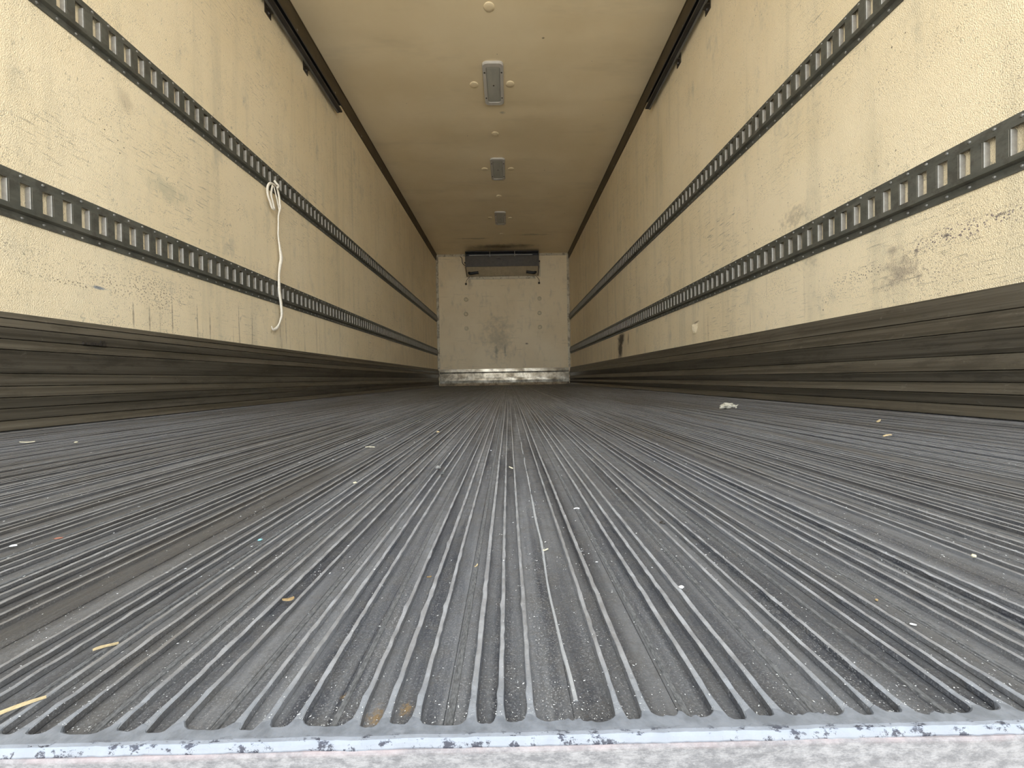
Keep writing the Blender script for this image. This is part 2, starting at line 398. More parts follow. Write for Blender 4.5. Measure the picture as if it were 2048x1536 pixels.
ground = MB(); ground.box(-30, 30, -45, 15, -1.35, -1.15)
struct('ground', ground.mesh('ground'), M_ground, 'pale concrete yard outside the cargo box')

# ------------------------------------------------------------------ floor: planks with ribs
RH = 0.0024                                   # rib height; rib tops are z = 0
A_ = [[0,.0103,.0188],[.0371,.0467,.0571],[.0756,.0859,.0967],[.1166,.1261,.1362],[.1559,.1658,.1758],[.1946,.2043,.2147]]
B_ = [[0,.0091],[.0336,.0435,.0534],[.0775,.0865,.0969],[.1211,.131,.1413],[.1653,.175,.1847],[.2000,.2098]]
groups = []
for k in range(-5, 7):
    s0 = -0.1351 + 0.2465*k if k != 1 else 0.1096
    for g in (A_ if k == 0 else B_):
        r = [s0 + q + (0 if k in (0, 1) else rnd.uniform(-.0006, .0006)) for q in g]
        r = [q for q in r if abs(q) < W/2 - 0.055]
        if r: groups.append(r)
fb = MB(); fb.box(xl-0.09, xr+0.09, 0.131, D+0.09, -0.14, -0.012)
floor = struct('floor', fb.mesh('floor_bed'), M_chan, 'worn grooved aluminium cargo floor running to the end wall')
YE = 0.1312                                    # where the grooves end at the sill plate

def rib_mesh(seed):
    r = random.Random(seed); ys = []; y = YE - 0.0015
    while y < 0.75: ys.append(y); y += 0.0045 + 0.004*(y-0.13)/0.6
    while y < D - 0.02: ys.append(y); y *= 1.16
    ys.append(D - 0.004)
    v = []; f = []; w0 = r.uniform(0.00085, 0.00115)
    for i, y in enumerate(ys):
        fl = max(0.0, 1 - (y-YE)/0.010)        # flares out where it runs into the plate
        dl = r.gauss(0, 0.00013); dr = r.gauss(0, 0.00013); dz = -abs(r.gauss(0, 0.00012))
        c = 0.0003*math.sin(y*5+seed) + 0.00012*math.sin(y*23+seed*2)
        if r.random() < 0.02: dl -= 0.0006; dz += 0.0002
        w = w0 + 0.0011*fl*fl
        v += [(c-w-0.0005, y, -RH), (c-w+dl, y, -0.0003+dz), (c-w+0.0004+dl, y, dz), (c+w-0.0004+dr, y, dz), (c+w+dr, y, -0.0003+dz), (c+w+0.0005, y, -RH)]
    for i in range(len(ys)-1):
        for k in range(5): f.append((i*6+k, (i+1)*6+k, (i+1)*6+k+1, i*6+k+1))
    f.append(tuple(range(6)))
    me = mesh('rib', v, f); me.materials.append(M_rib); me.materials.append(M_chan)
    for p in me.polygons:
        if abs(p.normal.z) < 0.75: p.material_index = 1
    return me
RIBS = [rib_mesh(s) for s in range(12)]
all_ribs = []; seams = []
edges = [-W/2 + 0.05] + [(groups[i][-1] + groups[i+1][0])/2 for i in range(len(groups)-1)] + [W/2 - 0.05]
for i, g in enumerate(groups):
    x0, x1 = edges[i], edges[i+1]; seams.append(x0)
    w = x1 - x0; hw = w/2 - 0.00006; xc = (x0+x1)/2; dz = rnd.uniform(-.0003, .0001)
    pb = MB()
    pb.prism_y([(-hw, -0.012), (hw, -0.012), (hw, -RH-0.0003+dz), (hw-0.0004, -RH+dz), (-hw+0.0004, -RH+dz), (-hw, -RH-0.0003+dz)], YE-0.001, D-0.003)
    p = obj('floor_plank', pb.mesh('floor_plank'), M_chan, floor, loc=(xc, 0, 0))
    for q in g:
        obj('rib', RIBS[rnd.randrange(12)], M_rib, p, loc=(q - xc, 0, 0)); all_ribs.append(q)
    # narrow raised interlock beside the joint
    if i and (groups[i][0]-groups[i-1][-1]) < 0.028:
        sb = MB(); sb.prism_y([(-0.0016, -RH-0.001), (0.0016, -RH-0.001), (0.0010, -RH+0.00035), (-0.0010, -RH+0.00035)], YE+0.0002, D-0.005)
        obj('joint_ridge', sb.mesh('joint_ridge'), M_joint_grit, p, loc=(x0 + 0.0022 - xc, 0, 0))
for s in (-1, 1):                               # flat coved margin beside each wall
    mb = MB(); xa = s*(W/2 - 0.0505)
    prof = [(xa, -0.012), (xa, -0.0012), (s*(W/2-0.022), -0.0005), (s*(W/2-0.010), 0.004), (s*(W/2-0.002), 0.014), (s*(W/2-0.002), -0.012)]
    mb.prism_y(prof if s < 0 else prof[::-1], YE-0.001, D-0.003)
    obj('floor_margin', mb.mesh('floor_margin'), M_rib, floor)

# sill plate whose back edge closes every groove with a rounded end
rr = random.Random(3); all_ribs.sort()
xs = []; back = []
lo = -W/2; bounds = [(-W/2+0.05)] + all_ribs + [W/2-0.05]
for i in range(len(bounds)-1):
    a, c = bounds[i] + 0.0012, bounds[i+1] - 0.0012; wide = c - a > 0.02
    y0 = YE + rr.uniform(-0.0006, 0.0010); sk = rr.uniform(-0.0006, 0.0006)
    n = 22 if wide else 9
    for k in range(n+1):
        q = k/n; u = abs(2*q-1)
        yv = y0 + sk*(q-0.5)*2 + 0.0030*u**5
        if wide: yv += 0.0026*max(0, 1-(2*q-0.9)**2*3) * (0.6+0.8*mnoise.noise(Vector(((a+c)*40, k*0.9, 1))))
        else: yv += 0.0004*mnoise.noise(Vector((a*300, k*0.7, 2)))
        xs.append(a + (c-a)*q); back.append(yv)
v = []; f = []
FE = 0.1248
def fe(x): return FE + 0.0005*mnoise.noise(Vector((x*60, 1, 0))) + 0.0003*mnoise.noise(Vector((x*300, 4, 0)))
cols_ = [(-W/2-0.09, YE+0.002)] + list(zip(xs, back)) + [(W/2+0.09, YE+0.002)]
for x, yb in cols_:
    e = fe(x)
    v += [(x, yb, -0.012), (x, yb, -RH), (x, yb-0.0004, -0.0004), (x, yb-0.001, 0.0), (x, e+0.0022, 0.0), (x, e+0.0012, -0.0003), (x, e+0.0004, -0.0010), (x, e, -0.0022), (x, e, -0.012)]
m_ = 9
for i in range(len(cols_)-1):
    for k in range(m_-1): f.append((i*m_+k, i*m_+k+1, (i+1)*m_+k+1, (i+1)*m_+k))
obj('sill_plate', mesh('sill_plate', v, f), M_plate, floor, label='scratched bright aluminium strip closing the groove ends')
sb = MB()
v = []; f = []
N = 300
for i in range(N+1):
    x = -W/2-0.09 + (W+0.18)*i/N; o_ = 0.0006*mnoise.noise(Vector((x*25, 7, 0)))
    v += [(x, 0.1300, -0.0026), (x, 0.1246+o_, -0.0026), (x, 0.1240+o_, -0.0034), (x, 0.1238, -0.010), (x, 0.1238, -0.14), (x, 0.1300, -0.14)]
for i in range(N):
    for k in range(6): f.append((i*6+k, i*6+(k+1) % 6, (i+1)*6+(k+1) % 6, (i+1)*6+k))
sill = struct('trim_1', mesh('rear_sill', v, f), M_sill, 'weathered grey rear sill face below the floor edge')

# filler smear along the middle of the wide groove
sp = []; sr = []
rr = random.Random(11); y = 0.142
while y < 1.6:
    gap = mnoise.noise(Vector((y*22, 0.5, 8)))
    ra = (0.0011 + 0.0011*gap + 0.0003*mnoise.noise(Vector((y*90, 3, 8)))) * (1.0 if y < 0.4 else 0.75)
    lift = 0.0002 if ra > 0.0006 else -0.0004
    ra = max(0.0003, ra)
    sp.append((0.0948 + 0.0010*mnoise.noise(Vector((y*16, 2, 5))) + 0.0012*max(0, (0.17-y)/0.03), y, -RH - ra + lift))
    sr.append(ra); y *= 1.009
fb = MB(); fb.tube(sp, sr, 6, 1.0)
M_filler = metal_mat('grey_filler', (0.22, 0.22, 0.22), (0.28, 0.28, 0.275), 0.6, 0.0, 1, 200)
obj('filler_smear', fb.mesh('filler_smear'), M_filler, floor, label='thin grey filler smear along the wide groove')

# ------------------------------------------------------------------ scuff boards along the walls
def bands(prof):       # prof: (z, out) list from the top; each step between two points is one band
    return [(prof[i], prof[i+1]) for i in range(len(prof)-1)]
prof_l = [(0.309, 0.004), (0.291, 0.012), (0.267, 0.022), (0.2374, 0.018), (0.2092, 0.028), (0.149, 0.012), (0.116, 0.013), (0.0865, 0.022), (0.0585, 0.018), (0.028, 0.016), (0.002, 0.026)]
prof_r = [(0.3105, 0.004), (0.2523, 0.014), (0.2088, 0.028), (0.1531, 0.012), (0.114, 0.024), (0.0861, 0.012), (0.0581, 0.024), (0.0302, 0.014), (0.002, 0.028)]
def scuff(name, prof, s, label):
    root = None
    bb = MB()
    bb.prism_y([(s*W/2, 0.002), (s*(W/2-0.003), 0.002), (s*(W/2-0.003), 0.3085), (s*W/2, 0.3085)], 0.16, D-0.004)
    root = struct(name, bb.mesh(name), M_scuff, label)
    for (za, oa), (zb, ob) in bands(prof):
        mb = MB(); X = lambda o: s*(W/2 - o)
        n = 60; v = []; f = []
        zt, zl = za-0.0009, zb+0.0009
        for i in range(n+1):
            y = 0.16 + (D-0.164-0.006)*(i/n)**1.8
            j1 = 0.0006*mnoise.noise(Vector((y*3, za*50, 1))); j2 = 0.0006*mnoise.noise(Vector((y*3, zb*50, 4)))
            v += [(X(0.003), y, zt), (X(oa+j1-0.001), y, zt), (X(oa+j1), y, zt-0.001), (X(ob+j2), y, zl+0.001), (X(ob+j2-0.001), y, zl), (X(0.003), y, zl)]
        for i in range(n):
            for k in range(6): f.append((i*6+k, i*6+(k+1) % 6, (i+1)*6+(k+1) % 6, (i+1)*6+k))
        f.append(tuple(range(6))); f.append(tuple(n*6+k for k in reversed(range(6))))
        obj('scuff_band', mesh('scuff_band', v, f), M_scuff, root)
    return root
base_l = scuff('baseboard_left', prof_l, -1, 'dark ribbed aluminium scuff board under the string-side wall')
base_r = scuff('baseboard_right', prof_r, 1, 'dark ribbed aluminium scuff board under the speckled wall')
bb = MB(); bb.box(xl+0.03, xr-0.03, D-0.004, D, 0.002, 0.305)
base_b = struct('baseboard_back', bb.mesh('baseboard_back'), M_scuff_back, 'bright dented aluminium scuff board below the end wall')
for za, zb, oa, ob in ((0.306, 0.255, 0.006, 0.014), (0.253, 0.226, 0.016, 0.010), (0.224, 0.143, 0.012, 0.026), (0.141, 0.097, 0.012, 0.020), (0.095, 0.050, 0.018, 0.014), (0.048, 0.002, 0.012, 0.030)):
    n = 60; v = []; f = []
    for i in range(n+1):
        x = xl+0.03 + (W-0.06)*i/n
        j1 = 0.003*mnoise.noise(Vector((x*5, za*50, 1))); j2 = 0.003*mnoise.noise(Vector((x*5, zb*50, 2)))
        v += [(x, D-0.004, za), (x, D-oa-j1, za), (x, D-ob-j2, zb), (x, D-0.004, zb)]
    for i in range(n):
        for k in range(4): f.append((i*4+k, (i+1)*4+k, (i+1)*4+(k+1) % 4, i*4+(k+1) % 4))
    f += [(3, 2, 1, 0), (n*4, n*4+1, n*4+2, n*4+3)]
    obj('scuff_band', mesh('scuff_band', v, f), M_scuff_back, base_b)
# black inked stamp on the string-side scuff board
ib = MB()
for k, (y0, y1) in enumerate(((1.195, 1.199), (1.205, 1.216), (1.218, 1.221), (1.224, 1.228), (1.231, 1.240), (1.242, 1.250), (1.253, 1.263))):
    ib.box(xl+0.0205, xl+0.0246, y0+0.02, y1+0.02, 0.2385, 0.2465)
ib.box(xl+0.0205, xl+0.0240, 1.268, 1.280, 0.252, 0.2555); ib.box(xl+0.0205, xl+0.0244, 1.266, 1.279, 0.2475, 0.2500)
obj('ink_stamp', ib.mesh('ink_stamp'), M_dark, base_l, label='smudged black ink stamp')

# ------------------------------------------------------------------ corner trims
for n_, s, lab in ((2, -1, 'brown cove strip along the ceiling above the string'), (3, 1, 'brown cove strip along the ceiling above the speckled wall')):
    mb = MB()
    prof = [(s*W/2, H-0.112), (s*(W/2-0.006), H-0.112), (s*(W/2-0.009), H-0.104), (s*(W/2-0.016), H-0.012), (s*(W/2-0.020), H-0.010), (s*(W/2-0.020), H-0.002), (s*W/2, H-0.002)]
    mb.prism_y(prof if s > 0 else prof[::-1], 0.14, D-0.002)
    tr = struct('trim_%d' % n_, mb.mesh('trim'), M_trim, lab)
    for k in range(12):
        yk = 0.9 + k*0.55
        sc = MB(); sc.lathe([(0.006, 0.0), (0.006, 0.002), (0.003, 0.0035)], (0, 0, 0), 'x', 8)
        obj('screw', sc.mesh('screw'), M_rivet, tr, loc=(s*(W/2-0.0102), yk, H-0.098), rot=(0, 0, math.pi if s > 0 else 0))
for n_, s, lab in ((4, -1, 'cream upright corner angle beside the end wall, string side'), (5, 1, 'cream upright corner angle beside the end wall, speckled side')):
    mb = MB(); x0 = s*W/2; a, c = sorted((x0, x0 - s*0.042)); mb.box(a, c, D-0.007, D, 0.31, H-0.005)
    a, c = sorted((x0, x0 - s*0.006)); mb.box(a, c, D-0.045, D-0.007, 0.31, H-0.115)
    struct('trim_%d' % n_, mb.mesh('trim'), M_alu_trim, lab)
mb = MB(); mb.box(xl+0.042, xr-0.042, D-0.010, D, H-0.045, H-0.004)
struct('trim_6', mb.mesh('trim'), M_alu_trim, 'cream strip along the top of the end wall')

# ------------------------------------------------------------------ round caps on ceiling and end wall
cp = MB(); cp.lathe([(0.034, 0.004), (0.034, -0.003), (0.030, -0.0055), (0.012, -0.0065)], (0, 0, 0), 'z', 18)
capm = cp.mesh('round_cap', True)
for x, y in ((-0.0077, 2.5134), (-0.157, 3.167), (0.125, 3.164), (-0.0136, 3.793), (-0.150, 4.43), (0.141, 4.433), (-0.0065, 5.079), (-0.1445, 5.768), (0.142, 5.774), (0.002, 6.403), (-0.006, 6.875)):
    obj('round_cap', capm, M_ceil, ceiling, loc=(x, y, ceil_z(x, y)))
cw = MB(); cw.lathe([(0.040, 0.0), (0.040, -0.008), (0.033, -0.012), (0.030, -0.006), (0.012, -0.006)], (0, 0, 0), 'y', 18)
cwm = cw.mesh('wall_cap', True)
for x, z in ((-0.6843, 1.5905), (-0.6892, 1.3237), (-0.6848, 1.0566), (0.6721, 1.5885), (0.6678, 1.3213), (0.6729, 1.0629)):
    obj('round_cap', cwm, M_cap, wall_back, loc=(x, D, z))
cs = MB(); cs.lathe([(0.020, 0.0), (0.020, -0.010), (0.011, -0.016)], (0, 0, 0), 'y', 12)
csm = cs.mesh('bolt_head')
for x in (-0.6791, 0.6674): obj('bolt_head', csm, M_trim, wall_back, loc=(x, D, 1.875))

# ------------------------------------------------------------------ slotted cargo tracks
PITCH_S = 0.0508
def track(label, s, zb, phase, group):
    # outline heights above the lower edge, and stand-off from the wall
    Wd = 0.130; X = lambda o: s*(W/2 - o)
    root = empty('cargo_track', (s*W/2, 0, zb), label, 'cargo track', group)
    f0 = [(0.0, 0.0005), (0.0, 0.0035), (0.019, 0.0035), (0.0235, 0.0165), (0.0365, 0.0165)]
    z0, z1 = 0.0365, 0.0985                    # slot bottom and top
    y0, y1 = 0.30, D - 0.05
    mb = MB()
    def strip(pr):
        v = []; f = []
        for i, y in enumerate((y0, y1)):
            v += [(X(o) - s*W/2, y, z) for z, o in pr]
        n = len(pr)
        for k in range(n-1): f.append((k, k+1, n+k+1, n+k))
        mb.add(v, f)
    strip(f0)
    strip([(z1, 0.0165), (0.1065, 0.0165), (0.111, 0.0035), (Wd, 0.0035), (Wd, 0.0005)])
    slots = []
    k = 0; y = phase - PITCH_S*int((phase - y0 - 0.05)/PITCH_S)
    while y < y1 - 0.02: slots.append(y); y += PITCH_S
    xf = X(0.0165) - s*W/2; xi = X(0.0145) - s*W/2
    prev = y0
    hw = 0.0232                                # hole width, far edge at y
    for y in slots + [None]:
        e = (y - hw) if y else y1
        mb.add([(xf, prev, z0), (xf, e, z0), (xf, e, z1), (xf, prev, z1)], [(0, 1, 2, 3)])
        if y:   # thickness of the near edge, top and bottom of the hole
            mb.add([(xf, e, z0), (xi, e, z0), (xi, e, z1), (xf, e, z1)], [(0, 1, 2, 3)])
            mb.add([(xf, e, z1), (xi, e, z1), (xi, y, z1), (xf, y, z1)], [(0, 1, 2, 3)])
            mb.add([(xf, e, z0), (xf, y, z0), (xi, y, z0), (xi, e, z0)], [(0, 1, 2, 3)])
            prev = y
    obj('rail', mb.mesh('rail'), M_rail, root)
    # in-turned lip at the far edge of every slot
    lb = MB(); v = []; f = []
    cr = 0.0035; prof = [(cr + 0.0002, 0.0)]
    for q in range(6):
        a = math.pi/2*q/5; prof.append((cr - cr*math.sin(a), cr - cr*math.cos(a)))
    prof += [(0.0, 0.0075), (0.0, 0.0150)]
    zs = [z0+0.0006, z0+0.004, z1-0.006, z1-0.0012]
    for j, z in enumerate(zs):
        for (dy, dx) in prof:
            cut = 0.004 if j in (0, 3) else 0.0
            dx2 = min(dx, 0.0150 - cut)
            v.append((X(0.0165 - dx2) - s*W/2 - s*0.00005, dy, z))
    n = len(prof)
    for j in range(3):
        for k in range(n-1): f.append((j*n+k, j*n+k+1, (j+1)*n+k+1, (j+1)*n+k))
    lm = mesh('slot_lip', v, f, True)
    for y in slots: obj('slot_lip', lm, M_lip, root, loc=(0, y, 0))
    rv = MB()
    for y in slots:
        for zz in (0.0095, 0.1205):
            rv.lathe([(0.0042, 0.0), (0.0036, 0.0016), (0.0016, 0.0026)] if s < 0 else [(0.0042, 0.0), (0.0036, -0.0016), (0.0016, -0.0026)],
                     (X(0.0035) - s*W/2, y - 0.010, zz), 'x', 7)
    obj('rivets', rv.mesh('rivets'), M_rivet, root, kind='stuff')
    return root
g_ = 'slotted cargo tracks along the side walls'
track('lower slotted dark grey cargo track on the string-side wall', -1, 0.5565, 1.0988, g_)
track('upper slotted dark grey cargo track with white string tied through it', -1, 1.1735, 1.352, g_)
track('lower slotted dark grey cargo track on the black-speckled wall', 1, 0.5575, 1.1476, g_)
track('upper slotted dark grey cargo track on the black-speckled wall', 1, 1.1785, 1.4053, g_)

# ------------------------------------------------------------------ overhead door tracks
def door_track(label, s, yend, ybr):
    root = empty('door_track', (s*W/2, 0, 2.2), label, 'door track', 'black overhead door tracks')
    X = lambda o: -s*o
    z0, z1 = -0.026, 0.030
    mb = MB()
    prof = [(0.026, z0), (0.062, z0), (0.062, z0+0.012), (0.058, z0+0.012), (0.058, z0+0.004), (0.030, z0+0.004), (0.030, z1-0.004), (0.058, z1-0.004), (0.058, z1-0.014), (0.062, z1-0.014), (0.062, z1), (0.026, z1)]
    pr = [(X(o), z) for o, z in prof]
    mb.prism_y(pr if s < 0 else pr[::-1], 0.16, yend)
    obj('channel', mb.mesh('channel'), M_black, root)
    mb = MB(); a, c = sorted((X(0.022), X(0.036))); mb.box(a, c, 0.16, yend, z0-0.004, z0+0.010)
    obj('lower_edge', mb.mesh('lower_edge'), M_track_lip, root)
    for y in ybr:
        mb = MB(); a, c = sorted((X(0.0005), X(0.005))); mb.box(a, c, y-0.028, y+0.028, -0.058, 0.018)
        a, c = sorted((X(0.005), X(0.026))); mb.box(a, c, y-0.020, y+0.020, -0.030, -0.024)
        br = obj('bracket', mb.mesh('bracket'), M_unit, root)
        mb = MB(); mb.lathe([(0.009, 0), (0.009, -s*0.006), (0.006, -s*0.010)], (X(0.005), y, -0.044), 'x', 6)
        obj('bolt', mb.mesh('bolt'), M_dark, br)
door_track('black overhead door track under the ceiling, string side', -1, 3.10, (0.7, 1.45, 2.25, 2.66))
door_track('black overhead door track under the ceiling, speckled side', 1, 3.10, (0.7, 1.45, 2.25, 2.63))

# ------------------------------------------------------------------ ceiling lights
def rrect(hx, hy, r, n=5):
    p = []
    for cx_, cy_, a0 in ((hx-r, hy-r, 0), (-hx+r, hy-r, 90), (-hx+r, -hy+r, 180), (hx-r, -hy+r, 270)):
        for k in range(n+1):
            a = math.radians(a0 + 90*k/n); p.append((cx_ + r*math.cos(a), cy_ + r*math.sin(a)))
    return p
def ring_stack(loops):         # loops: list of (list of (x,y), z); last loop is capped
    v = []; f = []; n = len(loops[0][0])
    for pts, z in loops: v += [(x, y, z) for x, y in pts]
    for j in range(len(loops)-1):
        for i in range(n): f.append((j*n+i, j*n+(i+1) % n, (j+1)*n+(i+1) % n, (j+1)*n+i))
    f.append(tuple((len(loops)-1)*n+i for i in range(n)))
    return v, f
fr = ring_stack([(rrect(.079, .2275, .035), 0.004), (rrect(.079, .2275, .035), -0.010), (rrect(.074, .222, .032), -0.016), (rrect(.053, .190, .018), -0.016), (rrect(.050, .187, .016), -0.008), (rrect(.046, .180, .014), -0.008)])
fr_m = mesh('frame', fr[0], fr[1][:-1])
ln = ring_stack([(rrect(.050, .187, .016), -0.006), (rrect(.049, .186, .016), -0.012), (rrect(.040, .175, .012), -0.0145)])
ln_m = mesh('lens', ln[0], ln[1])
sc = MB(); sc.lathe([(0.006, 0.0), (0.006, -0.002), (0.003, -0.003)], (0, 0, 0), 'z', 8); sc_m = sc.mesh('screw')
dt = MB(); dt.lathe([(0.007, 0.0), (0.006, -0.0015), (0.003, -0.002)], (0, 0, 0), 'z', 10); dt_m = dt.mesh('sensor_dot')
for y, lab in ((3.160, 'grey oblong ceiling light farthest from the cooling unit'), (4.428, 'grey oblong ceiling light, middle one of three'), (5.770, 'grey oblong ceiling light closest to the cooling unit')):
    L = empty('ceiling_light', (-0.003, y, ceil_z(-0.003, y)), lab, 'ceiling light', 'ceiling lights in a row')
    obj('frame', fr_m, M_lampf, L)
    le = obj('lens', ln_m, M_lens, L)
    obj('sensor_dot', dt_m, M_dark, le, loc=(0, 0, -0.0143))
    for sx in (-1, 1):
        for sy in (-1, 1): obj('screw', sc_m, M_dark, L, loc=(sx*0.064, sy*0.135, -0.0158))

# ------------------------------------------------------------------ cooling unit on the end wall
U = empty('cooling_unit', (0, D, 1.98), 'dull metal evaporator cooling unit hung under the ceiling on the end wall', 'cooling unit')
def upart(name, mb, mat, par=U, smooth=False, label=None):
    me = mb.mesh(name, smooth)
    for vv in me.vertices: vv.co -= Vector((0, D, 1.98))
    return obj(name, me, mat, par, label=label)
ua, ub = -0.662, 0.655
FY = 7.165
prof = [(D, 2.395), (FY, 2.395), (FY, 2.31), (FY+0.012, 2.125), (D-0.045, 2.005), (D, 2.005)]
for xa, xb in ((ua, ua+0.012), (ub-0.012, ub)):
    mb = MB(); mb.prism_x(prof, xa, xb); upart('side_panel', mb, M_unit)
mb = MB(); mb.box(ua+0.012, ub-0.012, FY, D, 2.383, 2.395); upart('top_panel', mb, M_black)
mb = MB(); mb.prism_x([(FY, 2.312), (FY+0.012, 2.127), (FY+0.020, 2.127), (FY+0.010, 2.312)], ua+0.012, ub-0.012)
fp = upart('front_panel', mb, M_unit)
mb = MB(); mb.tube([(-0.10, FY-0.002, 2.262), (-0.06, FY-0.003, 2.262), (-0.02, FY-0.002, 2.252)], [0.003, 0.007, 0.004], 6); upart('dark_scratch', mb, M_dark, fp)
mb = MB(); mb.prism_x([(FY+0.012, 2.124), (D-0.045, 2.005), (D-0.004, 2.005), (D-0.004, 2.02), (D-0.04, 2.02), (FY+0.022, 2.124)], ua+0.014, ub-0.014)
pan = upart('drain_pan', mb, M_pan)
mb = MB(); mb.box(ua+0.012, ub-0.012, FY+0.10, FY+0.11, 2.30, 2.383); upart('coil_back', mb, M_black, label='black air outlet recess')
mb = MB(); mb.tube([(ua+0.07, FY+0.006, 2.326), (0.54, FY+0.006, 2.330)], 0.006, 6); upart('grille_rod', mb, M_rod)
for x in (-0.222, 0.222):
    mb = MB(); mb.tube([(x, FY+0.002, 2.390), (x, FY-0.004, 2.335), (x, FY-0.006, 2.300)], [0.006, 0.007, 0.009], 6); upart('grille_post', mb, M_rod)
mb = MB(); mb.box(-0.600, 0.605, D-0.016, D-0.004, 1.955, 2.003); upart('mounting_flange', mb, M_alu_trim)
for s, x0 in ((-1, -0.612), (1, 0.605)):
    mb = MB()
    mb.tube(spline([(x0, D-0.10, 2.07), (x0 - s*0.03, D-0.115, 2.035), (x0 - s*0.10, D-0.115, 2.045), (x0 - s*0.17, D-0.12, 2.055)], 6), 0.028, 10)
    hz = upart('drain_elbow', mb, M_black, U, True)
    mb = MB(); mb.tube([(x0 - s*0.155, D-0.119, 2.052), (x0 - s*0.175, D-0.119, 2.055)], 0.032, 10); upart('hose_clamp', mb, M_dark, hz)
for s, x0, z in ((-1, ua, 2.21), (1, ub, 2.22)):
    mb = MB(); mb.lathe([(0.016, 0), (0.016, s*0.014), (0.010, s*0.022)], (x0, FY+0.05, z), 'x', 8); upart('side_bolt', mb, M_dark)
mb = MB(); mb.prism_x([(D-0.012, 1.99), (D-0.002, 1.99), (D-0.002, 2.25), (D-0.012, 2.25)], ub+0.020, ub+0.040); upart('side_strap', mb, M_alu_trim)
mb = MB(); mb.tube(spline([(-0.775, D-0.012, 2.375), (-0.745, D-0.02, 2.34), (-0.735, D-0.02, 2.26), (-0.70, D-0.03, 2.215), (-0.664, D-0.05, 2.21)], 6), 0.006, 6)
upart('cable', mb, M_dark)
for s, x0 in ((-1, -0.61), (1, 0.612)):
    mb = MB(); mb.tube(spline([(x0, D-0.016, 2.0), (x0 + s*0.03, D-0.012, 1.97), (x0 + s*0.058, D-0.010, 1.93), (x0 + s*0.063, D-0.010, 1.895)], 5), 0.004, 6)
    upart('drain_hose', mb, M_dark)

# ------------------------------------------------------------------ white string on the upper track
rx0 = xl + 0.026
S = empty('string', (rx0, 2.26, 0.405), 'white knotted string hanging from the upper cargo track', 'string')
def strand(name, pts, rad, n=8, flat=0.6):
    if hasattr(rad, '__len__'): rad = [q*1.35 for q in rad]
    P = spline([(p[0], p[1]-2.26, p[2]-0.405) for p in [(q[2] - rx0 if len(q) > 2 else 0.0, q[0], q[1]) for q in pts]], n)
    if hasattr(rad, '__len__'):
        R = []; m = len(P)
        for i in range(m):
            u = i/(m-1)*(len(rad)-1); k = min(int(u), len(rad)-2); R.append(rad[k]*(1-(u-k)) + rad[k+1]*(u-k))
    else: R = rad
    mb = MB(); mb.tube(P, R, 8, flat)
    return obj(name, mb.mesh(name, True), M_rope, S)
strand('hanging_strand', [(2.262, 1.205), (2.275, 1.15), (2.285, 1.105), (2.265, 1.05), (2.262, 1.0), (2.258, 0.939), (2.268, 0.885), (2.282, 0.815), (2.268, 0.77), (2.257, 0.72), (2.255, 0.67), (2.256, 0.62), (2.268, 0.565), (2.274, 0.50), (2.258, 0.462), (2.250, 0.447), (2.225, 0.418), (2.190, 0.404), (2.172, 0.420)],
       [.004, .005, .0055, .004, .004, .0045, .0055, .0095, .008, .006, .007, .008, .0075, .0065, .005, .004, .007, .0055, .0015])
strand('bow_loop', [(2.222, 1.205, xl+.026), (2.185, 1.190, xl+.028), (2.162, 1.160, xl+.030), (2.168, 1.125, xl+.026), (2.190, 1.095, xl+.025), (2.208, 1.070, xl+.024), (2.228, 1.072, xl+.024), (2.215, 1.105, xl+.025), (2.203, 1.140, xl+.024), (2.212, 1.195, xl+.027)],
       [.004, .0055, .006, .0065, .006, .006, .0055, .0055, .0055, .004])
strand('bow_loop', [(2.225, 1.205, xl+.027), (2.250, 1.202, xl+.026), (2.268, 1.180, xl+.026), (2.278, 1.140, xl+.027), (2.284, 1.110, xl+.024)], [.004, .004, .006, .0065, .005])
strand('tail_strand', [(2.225, 1.195, xl+.026), (2.248, 1.150, xl+.026), (2.268, 1.115, xl+.023), (2.285, 1.072, xl+.022)], [.003, .004, .004, .003])
kb = MB(); kb.tube(spline([(0.012, -0.052, 0.812), (0.020, -0.040, 0.800), (0.022, -0.028, 0.795), (0.012, -0.022, 0.785)], 5), [0.0055]*16, 8)
obj('knot', kb.mesh('knot', True), M_rope, S)

# ------------------------------------------------------------------ torn flap on the speckled wall
tb = MB()
tb.add([(xr, 2.395, 0.440), (xr-0.004, 2.425, 0.438), (xr-0.022, 2.440, 0.425), (xr-0.018, 2.450, 0.400), (xr-0.004, 2.462, 0.372), (xr, 2.440, 0.375), (xr, 2.415, 0.41)],
       [(0, 1, 6), (1, 2, 6), (2, 3, 6), (3, 5, 6), (3, 4, 5)])
tb.add([(xr-0.001, 2.395, 0.4405), (xr-0.005, 2.425, 0.4385), (xr-0.0235, 2.440, 0.4255), (xr-0.0195, 2.450, 0.4005), (xr-0.005, 2.462, 0.3725)], [(0, 1, 2), (0, 2, 3), (0, 3, 4)])
obj('torn_flap', tb.mesh('torn_flap'), M_right, wall_right, label='small torn flap of wall skin')

